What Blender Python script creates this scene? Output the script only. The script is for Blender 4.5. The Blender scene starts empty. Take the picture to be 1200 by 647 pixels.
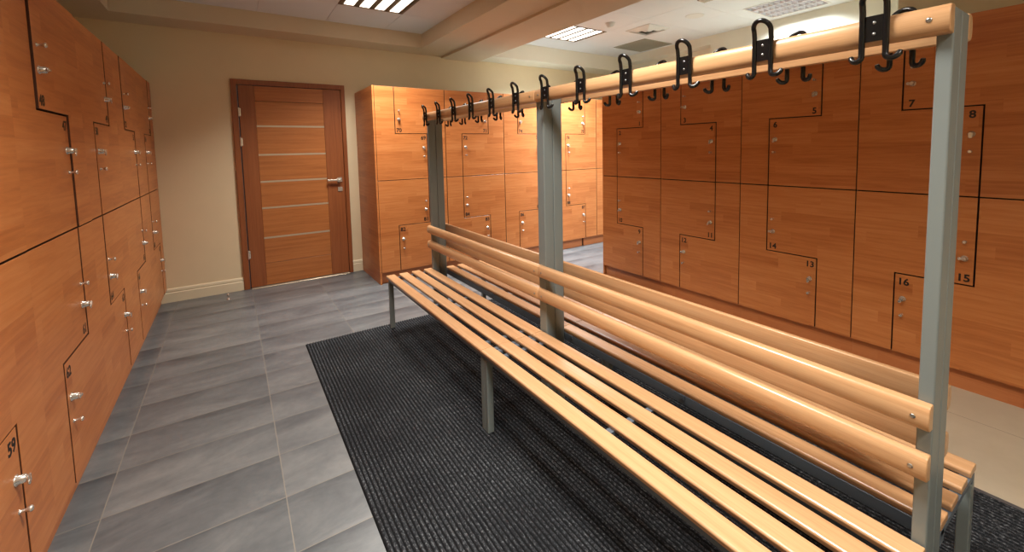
import bpy, bmesh, math, random
from mathutils import Vector, Matrix
random.seed(7)
S = bpy.context.scene
COL = S.collection
PI = math.pi

# ------------------------------------------------------------------ node helpers
def new_mat(name):
    m = bpy.data.materials.new(name); m.use_nodes = True
    nt = m.node_tree; nt.nodes.clear()
    out = nt.nodes.new('ShaderNodeOutputMaterial'); b = nt.nodes.new('ShaderNodeBsdfPrincipled')
    nt.links.new(b.outputs[0], out.inputs[0])
    return m, nt, b
def srgb(r, g, b):
    f = lambda c: (c/255/12.92) if c/255 <= .04045 else ((c/255+.055)/1.055)**2.4
    return (f(r), f(g), f(b), 1)
def math_n(nt, op, a=None, b=None, c=None, clamp=False):
    n = nt.nodes.new('ShaderNodeMath'); n.operation = op; n.use_clamp = clamp
    for i, v in enumerate((a, b, c)):
        if v is None: continue
        if isinstance(v, (int, float)): n.inputs[i].default_value = v
        else: nt.links.new(v, n.inputs[i])
    return n.outputs[0]
def comb(nt, x, y, z):
    n = nt.nodes.new('ShaderNodeCombineXYZ')
    for i, v in enumerate((x, y, z)):
        if isinstance(v, (int, float)): n.inputs[i].default_value = v
        else: nt.links.new(v, n.inputs[i])
    return n.outputs[0]
def sep(nt, v):
    n = nt.nodes.new('ShaderNodeSeparateXYZ'); nt.links.new(v, n.inputs[0]); return n.outputs
def mixc(nt, f, a, b, mode='MIX'):
    n = nt.nodes.new('ShaderNodeMix'); n.data_type = 'RGBA'; n.blend_type = mode
    for i, v in ((0, f), (6, a), (7, b)):
        if isinstance(v, (int, float)): n.inputs[i].default_value = v
        elif isinstance(v, tuple): n.inputs[i].default_value = v
        else: nt.links.new(v, n.inputs[i])
    return n.outputs[2]
def noise(nt, v, scale=1., detail=3., rough=.5, dist=0.):
    n = nt.nodes.new('ShaderNodeTexNoise'); nt.links.new(v, n.inputs['Vector'])
    n.inputs['Scale'].default_value = scale; n.inputs['Detail'].default_value = detail
    n.inputs['Roughness'].default_value = rough; n.inputs['Distortion'].default_value = dist
    return n.outputs[0]
def white(nt, v):
    n = nt.nodes.new('ShaderNodeTexWhiteNoise'); nt.links.new(v, n.inputs['Vector']); return n.outputs[0]
def ramp(nt, f, stops):
    n = nt.nodes.new('ShaderNodeValToRGB'); nt.links.new(f, n.inputs[0])
    e = n.color_ramp.elements
    while len(e) < len(stops): e.new(.5)
    for i, (p, c) in enumerate(stops): e[i].position = p; e[i].color = c
    return n.outputs[0]
def bump(nt, b, h, strength=.2, dist=.002):
    n = nt.nodes.new('ShaderNodeBump'); n.inputs['Strength'].default_value = strength
    n.inputs['Distance'].default_value = dist
    nt.links.new(h, n.inputs['Height']); nt.links.new(n.outputs[0], b.inputs['Normal'])
def obj_coord(nt): return nt.nodes.new('ShaderNodeTexCoord').outputs['Object']
def obj_rand(nt): return nt.nodes.new('ShaderNodeObjectInfo').outputs['Random']

def plain(name, col, rough=.5, metal=0., emis=None, strength=0., mottled=0.):
    m, nt, b = new_mat(name)
    b.inputs['Roughness'].default_value = rough; b.inputs['Metallic'].default_value = metal
    if mottled:
        v = obj_coord(nt)
        n = noise(nt, v, 6, 3)
        c = mixc(nt, n, tuple(x*(1-mottled) for x in col[:3])+(1,), tuple(min(1, x*(1+mottled)) for x in col[:3])+(1,))
        nt.links.new(c, b.inputs['Base Color'])
    else: b.inputs['Base Color'].default_value = col
    if emis:
        b.inputs['Emission Color'].default_value = emis; b.inputs['Emission Strength'].default_value = strength
    return m

def laminate(name, base, dark, light, rough=.36):
    """stave patterned alder laminate, grain along the horizontal"""
    m, nt, b = new_mat(name)
    x, y, z = sep(nt, obj_coord(nt)); r = obj_rand(nt)
    off = math_n(nt, 'MULTIPLY', r, 0.)
    u = math_n(nt, 'ADD', x, math_n(nt, 'MULTIPLY', y, .83))
    wob = noise(nt, comb(nt, math_n(nt, 'MULTIPLY', u, 2.), math_n(nt, 'MULTIPLY', z, 5.), off), 1, 2)
    zz = math_n(nt, 'ADD', z, math_n(nt, 'MULTIPLY', wob, .012))
    row = math_n(nt, 'FLOOR', math_n(nt, 'DIVIDE', zz, .070))
    rr = white(nt, comb(nt, row, 3.7, off))
    cell = math_n(nt, 'FLOOR', math_n(nt, 'ADD', math_n(nt, 'DIVIDE', u, .56), math_n(nt, 'MULTIPLY', rr, 5.)))
    tone = white(nt, comb(nt, cell, row, 8.1))
    grain = noise(nt, comb(nt, math_n(nt, 'ADD', math_n(nt, 'MULTIPLY', u, 3.), math_n(nt, 'MULTIPLY', cell, 7.)),
                           math_n(nt, 'MULTIPLY', z, 46.), y), 1., 6, .62, .5)
    fine = noise(nt, comb(nt, math_n(nt, 'MULTIPLY', u, 14.), math_n(nt, 'MULTIPLY', z, 420.), y), 1., 2, .5)
    f = math_n(nt, 'ADD', math_n(nt, 'MULTIPLY', tone, .20), math_n(nt, 'MULTIPLY', grain, .66))
    f = math_n(nt, 'ADD', f, math_n(nt, 'MULTIPLY', fine, .14))
    c = ramp(nt, f, [(.22, dark), (.52, base), (.85, light)])
    nt.links.new(c, b.inputs['Base Color'])
    b.inputs['Roughness'].default_value = rough
    b.inputs['Specular IOR Level'].default_value = .45
    bump(nt, b, grain, .06, .001)
    return m

def solid_wood(name, base, dark, light, axis=1, rough=.33, coat=.3, freq=55.):
    """grain runs along the given axis"""
    m, nt, b = new_mat(name)
    c3 = sep(nt, obj_coord(nt)); r = obj_rand(nt)
    oth = [i for i in range(3) if i != axis]
    along = math_n(nt, 'ADD', math_n(nt, 'MULTIPLY', c3[axis], 1.6), math_n(nt, 'MULTIPLY', r, 40.))
    a = math_n(nt, 'MULTIPLY', c3[oth[0]], freq); d = math_n(nt, 'MULTIPLY', c3[oth[1]], freq)
    g = noise(nt, comb(nt, along, a, d), 1., 5, .62, .6)
    along2 = math_n(nt, 'MULTIPLY', along, 9.)
    fl = noise(nt, comb(nt, along2, math_n(nt, 'MULTIPLY', c3[oth[0]], 420.), math_n(nt, 'MULTIPLY', c3[oth[1]], 420.)), 1., 2, .5)
    big = noise(nt, comb(nt, math_n(nt, 'MULTIPLY', along, .8), r, 0.), 1., 2)
    f = math_n(nt, 'ADD', math_n(nt, 'MULTIPLY', g, .6), math_n(nt, 'MULTIPLY', fl, .2))
    f = math_n(nt, 'ADD', f, math_n(nt, 'MULTIPLY', math_n(nt, 'ADD', math_n(nt, 'MULTIPLY', r, .6), big), .16))
    c = ramp(nt, f, [(.3, dark), (.52, base), (.75, light)])
    nt.links.new(c, b.inputs['Base Color'])
    b.inputs['Roughness'].default_value = rough
    b.inputs['Coat Weight'].default_value = coat; b.inputs['Coat Roughness'].default_value = .22
    bump(nt, b, g, .08, .0008)
    return m

M = {}
M['laminate'] = laminate('alder laminate', srgb(194, 120, 65), srgb(162, 88, 42), srgb(212, 144, 88))
M['melamine'] = plain('pale grey melamine', srgb(150, 148, 142), .5)
M['plinth'] = laminate('alder laminate plinth', srgb(188, 115, 68), srgb(168, 96, 52), srgb(200, 130, 80))
M['beech'] = solid_wood('varnished beech', srgb(197, 152, 109), srgb(172, 124, 82), srgb(213, 171, 128))
M['door_h'] = solid_wood('door veneer with level grain', srgb(176, 108, 56), srgb(146, 82, 38), srgb(196, 128, 70), axis=0, rough=.4, coat=.1, freq=45.)
M['door_v'] = solid_wood('door veneer with upright grain', srgb(142, 80, 42), srgb(116, 62, 32), srgb(160, 94, 52), axis=2, rough=.4, coat=.1, freq=45.)
M['edge'] = plain('brown seam shade on door edges', srgb(78, 43, 27), .5)  # locker door sides coloured darker to paint in the shadow along the seams
M['steel'] = plain('grey painted steel', srgb(124, 132, 131), .34, .1)
M['shaded_steel'] = plain('grey painted steel shaded underframe', srgb(96, 106, 116), .4, .1)  # same paint as the posts, darkened for the shade under seat and backrest
M['black'] = plain('glossy black plastic', srgb(16, 16, 17), .22)
M['chrome'] = plain('polished nickel', srgb(222, 216, 206), .25, .75)
M['zinc'] = plain('zinc screw', srgb(180, 180, 178), .3, 1.)
M['inlay'] = plain('pale aluminium inlay', srgb(196, 182, 160), .35, .5)
M['ink'] = plain('black number print', srgb(22, 16, 14), .5)
M['dark'] = plain('gap shade black', srgb(14, 11, 10), .8)  # near-black stand-in for the shade inside gaps and openings
M['wall'] = plain('cream wall paint', srgb(228, 211, 176), .75, mottled=.03)
M['wallw'] = plain('pale wall paint', srgb(232, 229, 212), .75, mottled=.03)
M['ceil'] = plain('white ceiling board', srgb(228, 232, 234), .85, mottled=.02)
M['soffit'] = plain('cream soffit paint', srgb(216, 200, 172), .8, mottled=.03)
M['base'] = plain('cream ceramic skirting', srgb(230, 218, 188), .35)
M['white'] = plain('white plastic', srgb(225, 225, 220), .45)
M['grille'] = plain('grey grille', srgb(150, 148, 132), .6)
M['reflector'] = plain('brushed lamp reflector', srgb(120, 100, 78), .35, .6)
M['silver'] = plain('bright louvre aluminium', srgb(235, 235, 238), .2, .7)
M['tube'] = plain('lit fluorescent tube', (1, 1, 1, 1), .5, 0, srgb(255, 246, 232), 3.5)
M['tube2'] = plain('lit bare fluorescent tube', (1, 1, 1, 1), .5, 0, srgb(255, 250, 240), 14.)
M['rubber'] = plain('black rubber', srgb(20, 20, 20), .6)

def floor_mat():
    m, nt, b = new_mat('grey slate look porcelain tiles')
    x, y, z = sep(nt, obj_coord(nt))
    tx = math_n(nt, 'DIVIDE', math_n(nt, 'SUBTRACT', x, .105), .6035)
    ty = math_n(nt, 'DIVIDE', math_n(nt, 'SUBTRACT', y, 1.945), .3035)
    cx, cy = math_n(nt, 'FLOOR', tx), math_n(nt, 'FLOOR', ty)
    fx, fy = math_n(nt, 'FRACT', tx), math_n(nt, 'FRACT', ty)
    def edge(f, size):
        d = math_n(nt, 'MINIMUM', f, math_n(nt, 'SUBTRACT', 1., f))
        return math_n(nt, 'LESS_THAN', math_n(nt, 'MULTIPLY', d, size), .0016)
    grout = math_n(nt, 'MAXIMUM', edge(fx, .6035), edge(fy, .3035))
    tone = white(nt, comb(nt, cx, cy, 2.))
    cl = noise(nt, comb(nt, math_n(nt, 'ADD', math_n(nt, 'MULTIPLY', x, 2.2), math_n(nt, 'MULTIPLY', tone, 30.)), math_n(nt, 'MULTIPLY', y, 5.5), cx), 1., 6, .6, .8)
    fi = noise(nt, comb(nt, x, y, 0.), 26, 5, .6)
    # the printed tile darkens towards one long edge
    band = math_n(nt, 'POWER', fy, 3.)
    f = math_n(nt, 'ADD', math_n(nt, 'MULTIPLY', cl, .75), math_n(nt, 'MULTIPLY', fi, .2))
    f = math_n(nt, 'SUBTRACT', math_n(nt, 'ADD', f, math_n(nt, 'MULTIPLY', tone, .12)), math_n(nt, 'MULTIPLY', band, .2))
    c = ramp(nt, f, [(.2, srgb(66, 69, 73)), (.5, srgb(101, 104, 106)), (.8, srgb(132, 133, 132))])
    c = mixc(nt, grout, c, srgb(134, 128, 118))
    nt.links.new(c, b.inputs['Base Color'])
    nt.links.new(math_n(nt, 'ADD', .34, math_n(nt, 'MULTIPLY', grout, .4)), b.inputs['Roughness'])
    h = math_n(nt, 'SUBTRACT', math_n(nt, 'MULTIPLY', cl, .15), grout)
    bump(nt, b, h, .25, .002)
    return m
def beige_mat():
    m, nt, b = new_mat('beige porcelain tiles')
    x, y, z = sep(nt, obj_coord(nt))
    def edge(c, o, size):
        f = math_n(nt, 'FRACT', math_n(nt, 'DIVIDE', math_n(nt, 'SUBTRACT', c, o), size))
        d = math_n(nt, 'MINIMUM', f, math_n(nt, 'SUBTRACT', 1., f))
        return math_n(nt, 'LESS_THAN', math_n(nt, 'MULTIPLY', d, size), .0016)
    grout = math_n(nt, 'MAXIMUM', edge(x, 2.978, .6), edge(y, -.35, 1.2))
    fi = noise(nt, comb(nt, x, y, 0.), 9, 4, .6)
    c = mixc(nt, fi, srgb(196, 184, 160), srgb(212, 201, 178))
    c = mixc(nt, grout, c, srgb(140, 126, 104))
    nt.links.new(c, b.inputs['Base Color']); b.inputs['Roughness'].default_value = .4
    return m
def carpet_mat():
    m, nt, b = new_mat('ribbed charcoal entrance carpet')
    x, y, z = sep(nt, obj_coord(nt))
    sp = noise(nt, comb(nt, math_n(nt, 'MULTIPLY', x, 170.), math_n(nt, 'MULTIPLY', y, 75.), 0.), 1., 4, .75)
    lg = noise(nt, comb(nt, x, y, 0.), 3., 2, .5)
    f = math_n(nt, 'ADD', sp, math_n(nt, 'MULTIPLY', math_n(nt, 'SUBTRACT', lg, .5), .15))
    top = ramp(nt, f, [(.38, srgb(24, 25, 28)), (.54, srgb(55, 57, 61)), (.70, srgb(132, 136, 140))])
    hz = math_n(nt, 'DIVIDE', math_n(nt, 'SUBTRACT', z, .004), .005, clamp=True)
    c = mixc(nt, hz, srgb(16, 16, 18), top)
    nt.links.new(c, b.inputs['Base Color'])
    b.inputs['Roughness'].default_value = .95; b.inputs['Specular IOR Level'].default_value = .15
    bump(nt, b, sp, .6, .002)
    return m
M['floor'] = floor_mat(); M['beige'] = beige_mat(); M['carpet'] = carpet_mat()

# ------------------------------------------------------------------ mesh helpers
class MB:
    def __init__(self): self.v = []; self.f = []; self.sm = []; self.mi = []; self.cur = 0
    def add(self, vs, fs, smooth=False):
        n = len(self.v); self.v += [tuple(p) for p in vs]
        for f in fs: self.f.append(tuple(i+n for i in f)); self.sm.append(smooth); self.mi.append(self.cur)
    def box(self, x0, x1, y0, y1, z0, z1):
        vs = [(x, y, z) for z in (z0, z1) for y in (y0, y1) for x in (x0, x1)]
        self.add(vs, [(0, 2, 3, 1), (4, 5, 7, 6), (0, 1, 5, 4), (2, 6, 7, 3), (0, 4, 6, 2), (1, 3, 7, 5)])
        return self
    def prism(self, poly, axis, a, b, smooth_sides=False):
        """poly: list of 2D points in the other two axes (ordered), extruded from a to b along axis"""
        def P(p, t):
            q = list(p); q.insert(axis, t); return tuple(q)
        n = len(poly); vs = [P(p, a) for p in poly]+[P(p, b) for p in poly]
        area = sum(poly[i][0]*poly[(i+1) % n][1]-poly[(i+1) % n][0]*poly[i][1] for i in range(n))
        flip = (area > 0) != (axis == 1)
        cap0 = tuple(range(n)); cap1 = tuple(range(2*n-1, n-1, -1))
        side = [(i, i+n, (i+1) % n+n, (i+1) % n) for i in range(n)]
        fs = [cap0, cap1]+side
        if flip: fs = [tuple(reversed(f)) for f in fs]
        self.add(vs, fs[:2], False); k = len(self.v)-2*n
        for f in fs[2:]: self.f.append(tuple(i+k for i in f)); self.sm.append(smooth_sides); self.mi.append(self.cur)
        return self
    def tube(self, pts, r, n=8, caps=True):
        pts = [Vector(p) for p in pts]; rings = []
        up = Vector((.13, .37, .92)).normalized(); prev = None
        for i, p in enumerate(pts):
            t = (pts[min(i+1, len(pts)-1)]-pts[max(i-1, 0)]).normalized()
            if prev is None:
                a = t.cross(up)
                if a.length < .1: a = t.cross(Vector((1, 0, 0)))
                a.normalize()
            else: a = (prev-t*prev.dot(t)).normalized()
            prev = a; b = t.cross(a); rr = r[i] if isinstance(r, (list, tuple)) else r
            rings.append([p+a*math.cos(2*PI*k/n)*rr+b*math.sin(2*PI*k/n)*rr for k in range(n)])
        vs = [q for g in rings for q in g]; fs = []
        for i in range(len(rings)-1):
            for k in range(n): fs.append((i*n+k, i*n+(k+1) % n, (i+1)*n+(k+1) % n, (i+1)*n+k))
        self.add(vs, fs, True)
        if caps:
            self.add(rings[0], [tuple(reversed(range(n)))]); self.add(rings[-1], [tuple(range(n))])
        return self
    def lathe(self, prof, origin, axis=(0, 0, 1), n=16, smooth=True):
        """prof: (radius, height) pairs; revolved round axis through origin"""
        w = Vector(axis).normalized(); u = w.orthogonal().normalized(); v = w.cross(u); o = Vector(origin)
        vs = []; fs = []
        for r, h in prof:
            for k in range(n): vs.append(o+w*h+(u*math.cos(2*PI*k/n)+v*math.sin(2*PI*k/n))*max(r, 1e-5))
        for i in range(len(prof)-1):
            for k in range(n): fs.append((i*n+k, i*n+(k+1) % n, (i+1)*n+(k+1) % n, (i+1)*n+k))
        self.add(vs, fs, smooth)
        self.add(vs[:n], [tuple(reversed(range(n)))]); self.add(vs[-n:], [tuple(range(n))])
        return self
    def mesh(self, name, mats):
        me = bpy.data.meshes.new(name); me.from_pydata(self.v, [], self.f)
        for p, s, k in zip(me.polygons, self.sm, self.mi): p.use_smooth = s; p.material_index = k
        for m in (mats if isinstance(mats, (list, tuple)) else [mats]): me.materials.append(m)
        bm = bmesh.new(); bm.from_mesh(me); bmesh.ops.recalc_face_normals(bm, faces=bm.faces); bm.to_mesh(me); bm.free()
        return me
    def build(self, name, mats, parent=None, bevel=0., seg=1):
        return link(name, self.mesh(name, mats), parent, bevel, seg)
def link(name, me, parent=None, bevel=0., seg=1, loc=None):
    o = bpy.data.objects.new(name, me); COL.objects.link(o); o.parent = parent
    if loc is not None: o.location = loc
    if bevel:
        b = o.modifiers.new('Bevel', 'BEVEL'); b.width = bevel; b.segments = seg; b.limit_method = 'ANGLE'
        b.angle_limit = math.radians(40); b.harden_normals = False
    return o
def tag(o, label=None, cat=None, group=None, kind=None):
    if label: o['label'] = label
    if cat: o['category'] = cat
    if group: o['group'] = group
    if kind: o['kind'] = kind
    return o
def empty(name, loc, rz=0.):
    o = bpy.data.objects.new(name, None); COL.objects.link(o); o.location = loc; o.rotation_euler = (0, 0, rz)
    o.empty_display_size = .1
    return o
def copy_tree(o, parent=None):
    c = o.copy(); COL.objects.link(c); c.parent = parent
    for ch in list(o.children): copy_tree(ch, c)
    return c

# ------------------------------------------------------------------ measures of the room
XL, XR, YF, D = -.578, 3.273, 4.55, 5.278        # locker fronts and the wall with the door
ZB, ZM, ZT = .118, 1.091, 2.068                  # locker doors: foot, middle joint, top
ZS1, ZS0 = 1.579, .605                           # the steps of the two door pairs
ZSOF, ZC1, ZC2 = 2.588, 2.745, 2.80
XWL, XWR, YB = -1.10, 5.20, -1.9

# ------------------------------------------------------------------ setting
f = MB()
f.add([(XWL, YB, 0), (2.40, YB, 0), (2.40, D, 0), (XWL, D, 0)], [(0, 1, 2, 3)])
f.add([(2.40, 2.6, 0), (5.6, 2.6, 0), (5.6, D, 0), (2.40, D, 0)], [(0, 1, 2, 3)])
f.cur = 1
f.add([(2.40, YB, 0), (5.6, YB, 0), (5.6, 2.6, 0), (2.40, 2.6, 0)], [(0, 1, 2, 3)])
tag(f.build('floor', [M['floor'], M['beige']]), kind='structure')
tag(MB().box(XWL-.1, XWL, YB, D, 0, 2.95).build('wall_left', M['wall']), kind='structure')
# wall with the doorway cut out
w = MB().box(XWL-.1, .055, D, D+.15, 0, 2.95).box(1.09, 5.7, D, D+.15, 0, 2.95).box(.055, 1.09, D, D+.15, 2.13, 2.95)
tag(w.build('wall_far', M['wall']), kind='structure')
tag(MB().box(XWL-.1, 5.7, YB-.1, YB, 0, 2.95).build('wall_back', M['wall']), kind='structure')
w = MB().box(XWR, XWR+.4, YB, 3.37, 0, 2.95).box(XWR+.2, XWR+.4, 3.37, D, 0, 2.95).box(XWR, XWR+.2, 3.37, D, 2.69, 2.95)
tag(w.build('wall_right', M['wallw']), kind='structure')
tag(MB().box(3.86, 4.06, YB, 1.08, 0, 2.95).build('wall_inner', M['wall']), kind='structure')
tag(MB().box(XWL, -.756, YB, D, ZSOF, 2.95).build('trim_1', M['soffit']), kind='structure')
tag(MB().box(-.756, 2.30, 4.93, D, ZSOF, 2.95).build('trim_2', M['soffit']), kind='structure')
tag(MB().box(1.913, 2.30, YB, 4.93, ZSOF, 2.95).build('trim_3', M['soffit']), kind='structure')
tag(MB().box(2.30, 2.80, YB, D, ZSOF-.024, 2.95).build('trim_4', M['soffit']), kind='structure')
tag(MB().box(2.80, XWR+.2, 4.93, D, ZSOF, 2.95).build('trim_5', M['wallw']), kind='structure')

def rect_sub(r, h):
    x0, x1, y0, y1 = r; a0, a1, b0, b1 = h
    if a0 >= x1-1e-6 or a1 <= x0+1e-6 or b0 >= y1-1e-6 or b1 <= y0+1e-6: return [r]
    out = []
    if a0 > x0: out.append((x0, a0, y0, y1))
    if a1 < x1: out.append((a1, x1, y0, y1))
    m0, m1 = max(x0, a0), min(x1, a1)
    if b0 > y0: out.append((m0, m1, y0, b0))
    if b1 < y1: out.append((m0, m1, b1, y1))
    return out
LAMP = [(.885, 1.485, 3.715, 4.315), (.285, .885, .715, 1.315), (.285, .885, -1.285, -.685)]
LAMP2 = [(3.285, 3.885, 3.905, 4.505)]
LOUV = [(4.49, 5.09, 1.955, 2.555)]
cb = MB()
def ceil_grid(x0, x1, y0, y1, ox, oy, z, holes):
    p = .6; g = .0016
    for i in range(int((x0-ox)/p)-2, int((x1-ox)/p)+2):
        for j in range(int((y0-oy)/p)-2, int((y1-oy)/p)+2):
            a0, a1, b0, b1 = max(ox+i*p, x0)+g, min(ox+(i+1)*p, x1)-g, max(oy+j*p, y0)+g, min(oy+(j+1)*p, y1)-g
            if a1-a0 < .01 or b1-b0 < .01: continue
            rs = [(a0, a1, b0, b1)]
            for h in holes: rs = [q for r in rs for q in rect_sub(r, h)]
            for r in rs:
                if r[1]-r[0] > .003 and r[3]-r[2] > .003: cb.box(*r, z, z+.02)
ceil_grid(-.756, 1.913, YB, 4.93, .885, 4.315, ZC1, LAMP)
ceil_grid(2.80, XWR, YB, 4.93, 3.285, 4.505, ZC2, LAMP2+LOUV)
cb.box(XWL, 5.7, YB, D, 2.95, 3.0)
tag(cb.build('ceiling', M['ceil']), kind='structure')

def skirting(name, x0, x1):
    prof = [(D, 0), (D-.014, 0), (D-.014, .088), (D-.009, .096), (D-.012, .104), (D-.010, .122), (D-.004, .132), (D, .132)]
    tag(MB().prism(prof, 0, x0, x1).build(name, M['base']), kind='structure')
skirting('baseboard_far', XWL, .04)
skirting('baseboard_far.001', 1.104, 1.213)

# ------------------------------------------------------------------ the door
dr = tag(empty('door_1', (.575, D, 0)), kind='structure')
ox = -.575
def dbox(mb, x0, x1, y0, y1, z0, z1): return mb.box(x0+ox, x1+ox, y0, y1, z0, z1)
fr = MB(); dbox(fr, .036, .088, -.022, .1, 0, 2.147); dbox(fr, 1.062, 1.104, -.022, .1, 0, 2.147); dbox(fr, .088, 1.062, -.022, .1, 2.095, 2.147)
fr.build('door_frame', M['door_v'], dr, .003)
lf = empty('door_leaf', (0, 0, 0)); lf.parent = dr
g = MB(); dbox(g, .098, .236, -.018, .02, .012, 2.09); dbox(g, .876, 1.057, -.018, .02, .012, 2.09)
g.build('stile', M['door_v'], lf, .0015)
g = MB()
zz = [.012, .245, .515, .83, 1.105, 1.385, 1.68, 1.935, 2.09]
for i in range(len(zz)-1):
    g.prism([(-.0145 if i < 7 else -.018, zz[i]+.0022), (-.0145 if i < 7 else -.018, zz[i+1]-.0022), (.018, zz[i+1]-.0022), (.018, zz[i]+.0022)], 0, .237+ox, .875+ox)
g.build('panel', M['door_h'], lf, .001)
for z in (.515, .83, 1.105, 1.385, 1.68):
    dbox(MB(), .2375, .8745, -.0155, .0, z-.009, z+.009).build('inlay_strip', M['inlay'], lf)
dbox(MB(), .094, 1.058, .02, .03, .0, 2.09).build('backing', M['dark'], dr)
for z in (1.82, 1.52, .36):
    h = MB().lathe([(.009, -.045), (.009, .045)], (.092+ox, -.024, z), n=10)
    h.box(.086+ox, .110+ox, -.021, -.017, z-.04, z+.04).build('hinge', M['chrome'], dr, .001)
hd = MB(); hx = 1.005+ox
hd.box(hx-.026, hx+.026, -.026, -.018, 1.06, 1.112).build('handle_rose', M['chrome'], dr, .002)
hd = MB().lathe([(.010, 0), (.010, .04)], (hx, -.02, 1.086), (0, -1, 0), 12)
hd.box(hx-.135, hx+.012, -.072, -.052, 1.077, 1.096).build('lever_handle', M['chrome'], dr, .003, 2)
k = MB().box(hx-.024, hx+.026, -.026, -.018, .955, 1.003)
k.build('lock_rose', M['chrome'], dr, .002)
dbox(MB(), .10, 1.057, -.060, .02, .0005, .008).build('threshold_strip', M['inlay'], dr, .002)
st = MB().lathe([(.016, 0), (.016, .006), (.008, .010), (.008, .034), (.012, .038), (.012, .050), (.009, .054)], (0, 0, 0), n=14)
tag(st.build('door_stop', M['chrome'], None, 0, 1), 'small metal door stop standing on the tiles before the skirting', 'door stop').location = (-.098, 5.02, 0)

# ------------------------------------------------------------------ locker cabinets
def glyph(txt, size=.056):
    cu = bpy.data.curves.new('digits', 'FONT'); cu.body = txt; cu.size = size; cu.align_x = 'CENTER'; cu.align_y = 'CENTER'
    cu.extrude = .0004; cu.offset = .0017; cu.resolution_u = 3
    o = bpy.data.objects.new('digits', cu); COL.objects.link(o)
    bpy.context.view_layer.update()
    me = bpy.data.meshes.new_from_object(o.evaluated_get(bpy.context.evaluated_depsgraph_get()))
    bpy.data.objects.remove(o); bpy.data.curves.remove(cu)
    me.transform(Matrix.Rotation(PI/2, 4, 'X')); me.materials.clear(); me.materials.append(M['ink'])
    return me
knob_me = MB().lathe([(.0075, 0), (.0045, .004), (.0050, .015), (.0088, .020), (.0098, .025), (.007, .028)], (0, 0, 0), (0, -1, 0), 12).mesh('knob', M['chrome'])
lk = MB().lathe([(.0165, 0), (.0165, .003), (.0125, .004), (.0125, .020), (.0100, .0225)], (0, 0, 0), (0, -1, 0), 16)
lk.lathe([(.0085, .0), (.0085, .0048)], (0, -.0223, 0), (0, -1, 0), 12)
lock_me = lk.mesh('lock', M['chrome'])
hp = MB(); hp.prism([(-.0035, .010), (-.0035, -.012), (.0035, -.012), (.0035, .010)], 1, -.031, -.0272)
ring = [(0, 0)]
hp.lathe([(.0065, -.0285), (.0085, -.0285), (.0085, -.0255), (.0065, -.0255)], (0, 0, -.014), (0, 1, 0), 12)
lug_me = hp.mesh('lock_lug', M['chrome'])
TD = .018; GAP = .0036

def door_poly(kind, W, a, b):
    """four interlocking L-shaped doors of one cabinet; a, b: the two upright cuts"""
    if kind == 'A':
        return {'tu': [(a, ZT), (W, ZT), (W, ZM), (b, ZM), (b, ZS1), (a, ZS1)], 'tl': [(0, ZT), (a, ZT), (a, ZS1), (b, ZS1), (b, ZM), (0, ZM)],
                'bu': [(0, ZM), (b, ZM), (b, ZS0), (a, ZS0), (a, ZB), (0, ZB)], 'bl': [(b, ZM), (W, ZM), (W, ZB), (a, ZB), (a, ZS0), (b, ZS0)]}
    return {'tu': [(0, ZT), (b, ZT), (b, ZS1), (a, ZS1), (a, ZM), (0, ZM)], 'tl': [(b, ZT), (W, ZT), (W, ZM), (a, ZM), (a, ZS1), (b, ZS1)],
            'bu': [(a, ZM), (W, ZM), (W, ZB), (b, ZB), (b, ZS0), (a, ZS0)], 'bl': [(0, ZM), (a, ZM), (a, ZS0), (b, ZS0), (b, ZB), (0, ZB)]}
def inset(poly, g):
    n = len(poly); out = []
    area = sum(poly[i][0]*poly[(i+1) % n][1]-poly[(i+1) % n][0]*poly[i][1] for i in range(n))
    s = 1 if area > 0 else -1
    for i in range(n):
        p0, p1, p2 = Vector(poly[i-1]), Vector(poly[i]), Vector(poly[(i+1) % n])
        d1, d2 = (p1-p0).normalized(), (p2-p1).normalized()
        n1, n2 = Vector((-d1.y, d1.x))*s, Vector((-d2.y, d2.x))*s
        out.append(tuple(p1+(n1+n2)*g))
    return out
cache = {}
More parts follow.
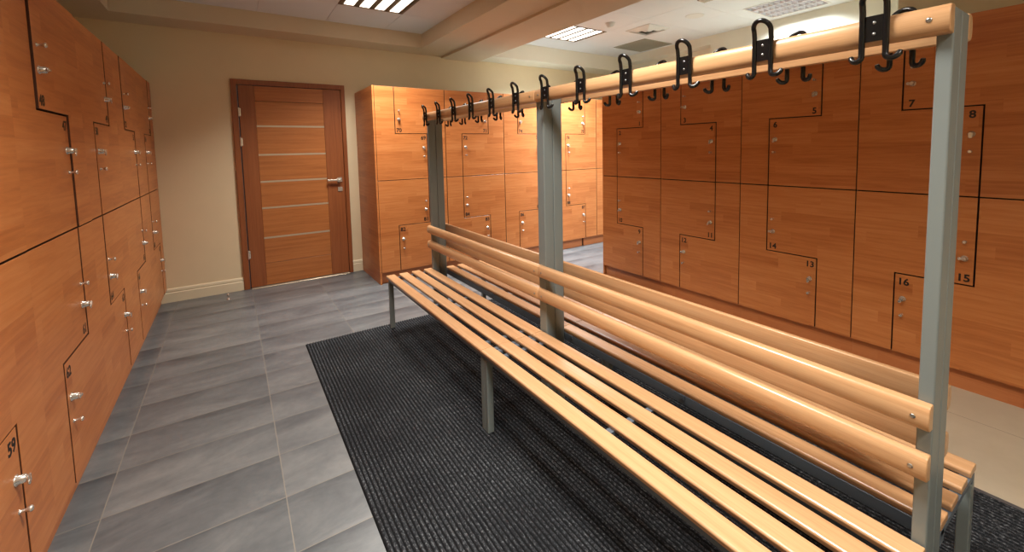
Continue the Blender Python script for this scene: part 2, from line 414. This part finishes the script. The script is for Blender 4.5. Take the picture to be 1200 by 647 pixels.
def cabinet(kind, W, a, b, depth, loc, rz, nums, label, group, ends=(), flush=True, plinth_gap=None, proud={}):
    root = tag(empty('locker_cabinet', loc, rz), label, 'locker cabinet', group)
    key = (kind, W)
    if key not in cache:
        c = {}
        c['carc'] = MB().box(.001, W-.001, TD+.003, depth, ZB+.001, ZT).mesh('carcass', M['melamine'])
        c['back'] = MB().box(.003, W-.003, TD+.0005, TD+.003, ZB+.004, ZT-.004).mesh('door_gap_shade', M['dark'])  # dark sheet behind the doors, painting the shade in their gaps
        for q, poly in door_poly(kind, W, a, b).items():
            poly = [(x-.0013 if x == 0 else x+.0013 if x == W else x, z) for x, z in poly]
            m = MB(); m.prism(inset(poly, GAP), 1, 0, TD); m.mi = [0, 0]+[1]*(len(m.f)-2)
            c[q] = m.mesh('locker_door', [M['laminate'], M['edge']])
        cache[key] = c
    c = cache[key]
    link('carcass', c['carc'], root); link('door_gap_shade', c['back'], root)
    p = MB()
    if plinth_gap:
        p.box(0, plinth_gap[0], .045, .063, 0, ZB+.001); p.box(plinth_gap[1], W, .045, .063, 0, ZB+.001)
    else: p.box(0, W, .045, .063, 0, ZB+.001)
    p.build('plinth', M['plinth'], root)
    if plinth_gap: MB().box(plinth_gap[0]-.02, plinth_gap[1]+.02, .0635, .08, 0, ZB).build('plinth_gap_shade', M['dark'], root)  # dark sheet painting the shade behind the break in the plinth
    for e in ends:
        y0 = 0 if flush else TD+.001
        z0 = 0
        if e == 'L': MB().box(-.0185, -.0005, y0, depth, 0, ZT+.0).build('side_panel', M['laminate'], root, .0008)
        else: MB().box(W+.0005, W+.0185, y0, depth, 0, ZT+.0).build('side_panel', M['laminate'], root, .0008)
    up = {'A': {'tu': a+.042, 'tl': b-.042, 'bu': b-.042, 'bl': a+.042}, 'B': {'tu': b-.042, 'tl': a+.042, 'bu': a+.042, 'bl': b-.042}}[kind]
    zs = {'tu': (1.82, 1.728, 1.613), 'tl': (1.335, 1.428, 1.532), 'bu': (.845, .752, .642), 'bl': (.357, .455, .557)}
    for q in ('tu', 'tl', 'bu', 'bl'):
        d = link('locker_door', c[q], root, .0009)
        d.location.y = -proud.get(q, 0.)
        if nums is None: continue
        dx = up[q]; kz, lz, nz = zs[q]
        link('knob', knob_me, d, loc=(dx, 0, kz))
        L = link('lock', lock_me, d, loc=(dx, 0, lz))
        L2 = link('lock_lug', lug_me, d, loc=(dx, 0, lz)); 
        if q in ('tu', 'bl') and kind == 'A' or q == 'bu': L2.rotation_euler = (0, PI/2 if random.random() < .5 else .5, 0)
        link('door_number', glyph(str(nums[q])), d, loc=(dx, -.0002, nz))
    return root

GL = 'locker cabinets'
left_lab = ['tall wooden locker cabinet numbered 45 cut off at the picture edge, fewest doors visible',
            'tall wooden locker cabinet with door 59 beside it and doors 47 and 61',
            'tall wooden locker cabinet between the 47 door and the 65 door',
            'tall wooden locker cabinet second from the cream door wall',
            'narrow looking locker cabinet end of the row touching cream door wall']
left_lab = ['wooden locker cabinet with door 59, cut off by the picture edge',
            'wooden locker cabinet with doors 47 and 61 adjoining the cut-off cabinet',
            'wooden locker cabinet in the middle of the long dim row',
            'wooden locker cabinet in the dim row, second from the door wall',
            'last wooden locker cabinet of the dim row, butting against the door wall']
for i in range(5):
    k = 'B' if i % 2 == 0 else 'A'; y0 = 1.315+.8*i; W = .8 if i < 4 else .762
    t0 = 45+2*i; b0 = 59+2*i
    nums = dict(tu=t0+1, tl=t0, bu=b0, bl=b0+1) if k == 'A' else dict(tu=t0, tl=t0+1, bu=b0+1, bl=b0)
    cabinet(k, W, .228, .58 if i < 4 else .59, .5, (XL, y0, 0), PI/2, nums, left_lab[i], GL,
            proud={'tu': .006, 'bl': .002} if i == 1 else {'tu': .003, 'bl': .002} if k == 'A' else {'tl': .002, 'bu': .002})
far_lab = ['bright wooden locker cabinet with exposed side panel next to the brown door',
           'bright wooden locker cabinet behind the far bench post, doors 71 and 72',
           'bright wooden locker cabinet seen just before the middle bench post',
           'pale glinting locker cabinet seen between middle bench post and the dark orange row',
           'barely visible sliver of locker cabinet behind the dark orange row']
for i in range(5):
    k = 'A' if i % 2 == 0 else 'B'; W = .765; x0 = 1.2335+.7665*i
    t0 = 69+2*i; b0 = 81+2*i
    nums = dict(tu=t0+1, tl=t0, bu=b0, bl=b0+1) if k == 'A' else dict(tu=t0, tl=t0+1, bu=b0+1, bl=b0)
    cabinet(k, W, .203, .55, D-YF-.004, (x0, YF, 0), 0, nums, far_lab[i], GL, ends=('L',) if i == 0 else (),
            plinth_gap=(.515, .545) if i == 3 else None)
right_lab = ['dark orange locker cabinet with doors 1 and 9 beside the passage gap',
             'second dark orange locker cabinet from the passage gap, with doors 3 and 12',
             'third dark orange locker cabinet from the passage gap, with doors 6 and 14',
             'dark orange locker cabinet with doors 15 and 16 behind the near bench post']
for i in range(4):
    k = 'B' if i % 2 == 0 else 'A'; W = .761; y0 = 3.372-.7615*i
    t0 = 1+2*i; b0 = 9+2*i
    nums = dict(tu=t0, tl=t0+1, bu=b0, bl=b0+1) if k == 'A' else dict(tu=t0, tl=t0+1, bu=b0+1, bl=b0)
    ends = (('L',) if i == 0 else ()) + (('R',) if i == 3 else ())
    cabinet(k, W, .212, .55, .56, (XR, y0, 0), -PI/2, nums, right_lab[i], GL, ends=ends, flush=False)

# ------------------------------------------------------------------ mat
mx0, mx1, my0, my1 = .372, 2.385, -1.0, 3.45
P = .0185; n = int((mx1-mx0)/P)
prof = []
for i in range(n):
    x = mx0+i*P
    prof += [(x, .004), (x+.003, .0045), (x+.0055, .0085), (x+.009, .0098), (x+.0135, .0085), (x+.0162, .0045)]
prof += [(mx0+n*P, .004)]
c = MB(); vs = []; ny = 2
for y in (my0, my1): vs += [(px, y, pz) for px, pz in prof]
m_ = len(prof); c.add(vs, [(i, i+1, m_+i+1, m_+i) for i in range(m_-1)], True)
x1 = mx0+n*P
c.add([(mx0-.004, my0, .0005), (x1+.004, my0, .0005), (x1+.004, my1+.003, .0005), (mx0-.004, my1+.003, .0005), (mx0, my0, .0045), (x1, my0, .0045), (x1, my1, .0045), (mx0, my1, .0045)],
      [(0, 3, 2, 1), (0, 1, 5, 4), (1, 2, 6, 5), (2, 3, 7, 6), (3, 0, 4, 7)])
tag(c.build('floor_mat', M['carpet']), 'ribbed charcoal mat lying on the tiles under the slatted bench', 'mat')

# ------------------------------------------------------------------ bench
XC = 1.383; Y0, Y1, Y2 = .270, 1.818, 3.372; DROP = .012
bench = tag(empty('changing_room_bench', (XC, 1.8, .0)), 'long double-sided beech bench with grey steel posts and black coat hooks', 'bench')
def bb(): return MB()
OFF = Vector((-XC, -1.8, 0))
def shift(mb): mb.v = [tuple(Vector(p)+OFF) for p in mb.v]; return mb
def bbuild(mb, name, mat, bevel=0., seg=1, parent=None): return shift(mb).build(name, mat, parent or bench, bevel, seg)
def mir(pts, s): return pts if s < 0 else [(2*XC-x, z) for x, z in pts]
def mx(x, s): return x if s < 0 else 2*XC-x
ZG = .0102
def arc(cx, cz, r, a0, a1, n):
    return [(cx+r*math.cos(math.radians(a0+(a1-a0)*i/n)), cz+r*math.sin(math.radians(a0+(a1-a0)*i/n))) for i in range(n+1)]
def slat_prof(x0, x1, z0, z1, r=.008):
    return [(x0+.003, z0), (x1-.003, z0)]+arc(x1-r, z1-r, r, 0, 90, 4)+arc(x0+r, z1-r, r, 90, 180, 4)
def rail_prof(xb, xf, z0, z1):
    """flat back at xb, rounded front at xf"""
    h = z1-z0; s = -1 if xf < xb else 1; pts = [(xb, z0), (xb+s*.010, z0)]
    for i in range(1, 16):
        t = .5-.5*math.cos(math.pi*i/16); zz = z0+h*t; e = math.sqrt(max(0, 1-(2*t-1)**2)); pts.append((xb+s*(.010+(abs(xf-xb)-.010)*e**.55), zz))
    pts += [(xb+s*.010, z1), (xb, z1)]
    return pts
secs = [(Y0, Y1-.001), (Y1+.001, Y2)]
SX = [.945+.1015*k for k in range(4)]
for s in (-1, 1):
    for (ya, yb) in secs:
        for k, x0 in enumerate(SX):
            m = MB().prism(mir(slat_prof(x0, x0+.069, .406-(DROP if s > 0 else 0), .428-(DROP if s > 0 else 0)), s), 1, ya, yb, False)
            bbuild(m, 'seat_slat', M['beech'], .0025, 2)
        for z0, z1 in ((.721, .784), (.597, .660)):
            m = MB().prism(mir(rail_prof(1.322, 1.290, z0, z1), s), 1, ya, yb, True)
            r = bbuild(m, 'backrest_rail', M['beech'], .003, 2)
            for yy in ((ya+.03, yb-.03)):
                xx = mx(1.2902, s)
                q = MB().lathe([(.0055, 0), (.0055, .0012), (.003, .0014)], (xx, yy, (z0+z1)/2), (-1 if s < 0 else 1, 0, 0), 10)
                bbuild(q, 'screw', M['zinc'], parent=r)
        m = MB().prism(mir(rail_prof(1.322, 1.287, 1.632, 1.695), s), 1, ya, yb, True)
        r = bbuild(m, 'hook_rail', M['beech'], .003, 2)
        for yy in (ya+.035, yb-.035):
            q = MB().lathe([(.0055, 0), (.0055, .0012), (.003, .0014)], (mx(1.287, s), yy, 1.664), (-1 if s < 0 else 1, 0, 0), 10)
            bbuild(q, 'screw', M['zinc'], parent=r)
        # steel frame under the seat
        a, b = sorted((mx(.962, s), mx(.987, s)))
        dz = DROP if s > 0 else 0
        fr = MB().box(a, b, ya, yb, .376-dz, .4055-dz)
        a, b = sorted((mx(1.286, s), mx(1.316, s)))
        fr.box(a, b, ya, yb, .366-dz, .4055-dz)
        bbuild(fr, 'seat_frame', M['shaded_steel'], .002)
        for yy in (ya+.0, yb-.03, (ya+yb)/2-.012, ya+.09 if ya > 1 else yb-.09):
            a, b = sorted((mx(.9875, s), mx(1.3225, s)))
            cbm = MB().box(a, b, yy, yy+.026, .390-dz, .4055-dz)
            bbuild(cbm, 'cross_bar', M['shaded_steel'])
        for yy in (ya, yb-.03):
            a, b = sorted((mx(.958, s), mx(.992, s)))
            lg = MB().box(a, b, yy, yy+.03, ZG, .376-dz)
            bbuild(lg, 'leg', M['steel'], .003, 2)
    # uprights: one per side, back to back
    for yy, dd in ((Y0, .030), (Y1-.030, .060), (Y2-.030, .030)):
        a, b = sorted((mx(1.323, s), mx(1.3818, s)))
        pr = [(a, yy), (b, yy), (b, yy+dd), (a, yy+dd)]
        u = MB().prism(pr, 2, ZG, 1.692)
        bbuild(u, 'upright', M['steel'], .004, 3)

# hooks
def hook():
    """one coat hook on the -X side, origin at the middle of its plate on the rail face"""
    pts = []
    w = .0235; r = .0067
    mb = MB()
    # far leg foot
    def foot(sgn):
        o = []
        for i in range(9):
            t = i/8; a = PI*.98*t
            h = .0125*(1-math.cos(a))          # sideways reach
            o.append((-.006+h*.45-.004*math.sin(a), sgn*(w+h), -.064-.013*math.sin(a)+.006*t))
        return o
    f1 = foot(1); f2 = foot(-1)
    loop = []
    for i in range(13):
        a = PI*i/12
        zt = .058+.022*math.sin(a)
        loop.append((-.010-.016*math.sin(a), w*math.cos(a), zt))
    line = list(reversed(f1))+[(-.006, w, -.045), (-.006, w, 0), (-.006, w, .035), (-.0085, w, .052)]+loop[0:]+[(-.0085, -w, .052), (-.006, -w, .035), (-.006, -w, 0), (-.006, -w, -.045)]+f2
    rr = [r]*len(line); rr[0] = rr[-1] = r*.75
    mb.tube(line, rr, 8)
    mb.box(-.0065, -.0015, -w, w, -.030, .030)
    return mb
hk = hook(); hook_me = hk.mesh('coat_hook', M['black'])
scr = MB().lathe([(.0038, 0), (.0038, .0012), (.002, .0018)], (0, 0, 0), (-1, 0, 0), 10).mesh('screw', M['zinc'])
for s in (-1, 1):
    for kk in range(12):
        y = (.402 if s < 0 else .405)+.2625*kk
        h = link('coat_hook', hook_me, bench); h.location = Vector((mx(1.2868, s), y, 1.668))+OFF
        if s > 0: h.rotation_euler = (0, 0, PI)
        for z in (-.013, .013):
            q = link('screw', scr, h); q.location = (-.0063, 0, z)

# ------------------------------------------------------------------ ceiling fixtures
def lamp(r, z, label, spot=True, power=60.):
    x0, x1, y0, y1 = r; cx, cy = (x0+x1)/2, (y0+y1)/2; w = (x1-x0)/2-.004
    root = tag(empty('ceiling_lamp', (cx, cy, z)), label, 'ceiling lamp', 'four-tube ceiling lamps')
    fr = MB().box(-w, w, -w, -w+.018, -.003, .02).box(-w, w, w-.018, w, -.003, .02).box(-w, -w+.018, -w+.018, w-.018, -.003, .02).box(w-.018, w, -w+.018, w-.018, -.003, .02)
    fr.build('lamp_frame', M['reflector'], root)
    MB().box(-w+.005, w-.005, -w+.005, w-.005, .004, .012).build('reflector', M['reflector'], root)
    iw = w-.018; pitch = 2*iw/4
    for k in range(4):
        xc = -iw+pitch*(k+.5)
        MB().box(xc-pitch*.30, xc+pitch*.30, -iw+.006, iw-.006, .0005, .0038).build('tube', M['tube'], root)
    return root, cx, cy
def area(name, x, y, z, sx, sy, power, col=(1, .86, .68), spread=150):
    l = bpy.data.lights.new(name, 'AREA'); l.shape = 'RECTANGLE'; l.size = sx; l.size_y = sy; l.energy = power; l.color = col
    l.spread = math.radians(spread)
    o = bpy.data.objects.new(name, l); COL.objects.link(o); o.location = (x, y, z)
    return o
WARM = (1, .955, .88); COOL = (.88, .95, 1.)
labs = ['four-tube lamp in the brownish ceiling recess above the brown door', 'four-tube lamp above the aisle, midway along the recess', 'four-tube lamp above the aisle behind the camera']
for r, lb, pw in zip(LAMP, labs, (42., 50., 38.)):
    root, cx, cy = lamp(r, ZC1, lb)
    area('lamp_light', cx, cy, ZC1-.006, .52, .52, pw, WARM, 124 if cy < 3 else 120)
root, cx, cy = lamp(LAMP2[0], ZC2, 'four-tube lamp in the white ceiling near the air vents')
area('lamp_light', cx, cy, ZC2-.006, .52, .52, 95., COOL, 120)

x0, x1, y0, y1 = LOUV[0]; cx, cy = (x0+x1)/2, (y0+y1)/2; w = .296
lv = tag(empty('louvre_lamp', (cx, cy, ZC2)), 'mirror louvre ceiling lamp with shiny cells against the cream wall', 'ceiling lamp')
MB().box(-w, w, -w, -w+.014, -.004, .06).box(-w, w, w-.014, w, -.004, .06).box(-w, -w+.014, -w+.014, w-.014, -.004, .06).box(w-.014, w, -w+.014, w-.014, -.004, .06).build('lamp_frame', M['white'], lv)
MB().box(-w+.003, w-.003, -w+.003, w-.003, .06, .07).build('reflector', M['silver'], lv)
g = MB()
for i in range(5):
    xx = -.28+.14*i
    g.prism([(xx-.0015, 0), (xx+.0015, 0), (xx+.018, .045), (xx-.018, .045)], 1, -.28, .28)
for j in range(11):
    yy = -.28+.056*j
    g.prism([(yy-.001, 0), (yy+.001, 0), (yy+.009, .04), (yy-.009, .04)], 0, -.28, .28)
g.build('louvre_blades', M['silver'], lv)
for i in range(4):
    MB().tube([(-.21+.14*i, -.275, .052), (-.21+.14*i, .275, .052)], .007, 10).build('tube', M['tube2'], lv)
area('lamp_light', cx, cy, ZC2-.006, .5, .5, 85., COOL, 140)

# square air diffuser
dx0, dx1, dy0, dy1 = 4.05, 4.42, 3.40, 3.76
dv = tag(empty('air_diffuser', ((dx0+dx1)/2, (dy0+dy1)/2, ZC2)), 'square stepped air diffuser, dark in the middle, in the white ceiling', 'air vent')
def ringp(h0, h1, z0, z1):
    m = MB(); a = [(-h0, -h0, z0), (h0, -h0, z0), (h0, h0, z0), (-h0, h0, z0)]; b = [(-h1, -h1, z1), (h1, -h1, z1), (h1, h1, z1), (-h1, h1, z1)]
    t = [(p[0], p[1], p[2]+.004) for p in a]; u = [(p[0], p[1], p[2]+.004) for p in b]
    fs = []
    for i in range(4):
        j = (i+1) % 4; fs += [(i, j, 4+j, 4+i), (8+i, 12+i, 12+j, 8+j), (i, 8+i, 8+j, j), (4+i, 4+j, 12+j, 12+i)]
    m.add(a+b+t+u, fs); return m
ringp(.185, .150, -.006, -.022).build('diffuser_rim', M['white'], dv)
ringp(.140, .085, -.004, -.030).build('diffuser_cone', M['white'], dv)
ringp(.072, .02, -.004, -.032).build('diffuser_cone', M['white'], dv)
MB().box(-.15, .15, -.15, .15, -.003, -.0005).build('duct_opening', M['dark'], dv)
# perforated grille
gx, gy = 4.835, 4.175
gv = tag(empty('return_grille', (gx, gy, ZC2)), 'square perforated grey-beige grille in the corner of the white ceiling', 'air vent')
g = MB().box(-.28, .28, -.28, -.262, -.008, -.0005).box(-.28, .28, .262, .28, -.008, -.0005).box(-.28, -.262, -.262, .262, -.008, -.0005).box(.262, .28, -.262, .262, -.008, -.0005)
g.build('grille_frame', M['grille'], gv)
g = MB()
for i in range(22):
    t = -.262+.0249*i
    g.box(t-.007, t+.007, -.262, .262, -.006, -.0035); g.box(-.262, .262, t-.007, t+.007, -.0058, -.0032)
g.build('perforated_sheet', M['grille'], gv)
MB().box(-.262, .262, -.262, .262, -.002, -.0005).build('duct_opening', M['dark'], gv)
# smoke detector, speaker, sensor
sd = MB().lathe([(.055, 0), (.055, -.008), (.042, -.012), (.040, -.030), (.030, -.046), (.012, -.050)], (0, 0, 0), (0, 0, 1), 20)
o = sd.build('smoke_detector', M['white']); o.location = (3.65, 3.62, ZC2); tag(o, 'small white smoke detector between lamp and square air diffuser', 'smoke detector')
sp = empty('ceiling_speaker', (4.253, 2.948, ZC2)); tag(sp, 'round flat white speaker cover flush in the ceiling', 'speaker')
MB().lathe([(.098, 0), (.098, -.003), (.086, -.0065), (.082, -.0035)], (0, 0, 0), (0, 0, 1), 32).build('speaker_rim', M['white'], sp)
MB().lathe([(.082, -.0015), (.05, -.0045), (.01, -.006)], (0, 0, 0), (0, 0, 1), 32).build('speaker_grille', M['white'], sp)
o = MB().box(-.06, .06, -.06, .06, -.012, -.0005).build('ceiling_sensor', M['chrome'], None, .003); o.location = (3.87, 2.56, ZC2)
tag(o, 'small square metal fitting on the white ceiling, cut by top edge', 'ceiling fitting')

# ------------------------------------------------------------------ world, camera, view
wd = bpy.data.worlds.new('World'); S.world = wd; wd.use_nodes = True
wd.node_tree.nodes['Background'].inputs[0].default_value = (.8, .75, .7, 1); wd.node_tree.nodes['Background'].inputs[1].default_value = .05
F, PX, PY = 507.644, 618.588, 212.516
yaw, pitch, roll = None, None, None
R = Vector((0.82478298, -0.56510508, -0.01973017)); U = Vector((0.05937277, 0.05185031, 0.99688837)); FW = Vector((0.56232367, 0.823388, -0.07631711))
cam = bpy.data.cameras.new('Camera'); co = bpy.data.objects.new('Camera', cam); COL.objects.link(co)
mw = Matrix(((R.x, U.x, -FW.x, 0), (R.y, U.y, -FW.y, 0), (R.z, U.z, -FW.z, 1.4), (0, 0, 0, 1)))
co.matrix_world = mw
cam.sensor_fit = 'HORIZONTAL'; cam.sensor_width = 36; cam.lens = F/1200*36
cam.shift_x = -(PX-600)/1200; cam.shift_y = (PY-323.5)/1200
cam.clip_start = .02; cam.clip_end = 50
S.camera = co
S.view_settings.view_transform = 'Standard'; S.view_settings.look = 'None'; S.view_settings.gamma = 1
S.view_settings.use_curve_mapping = False; S.view_settings.exposure = 0.
try:
    S.cycles.max_bounces = 10; S.cycles.diffuse_bounces = 6; S.cycles.caustics_reflective = False; S.cycles.caustics_refractive = False
    S.cycles.sample_clamp_indirect = 4.
except Exception: pass
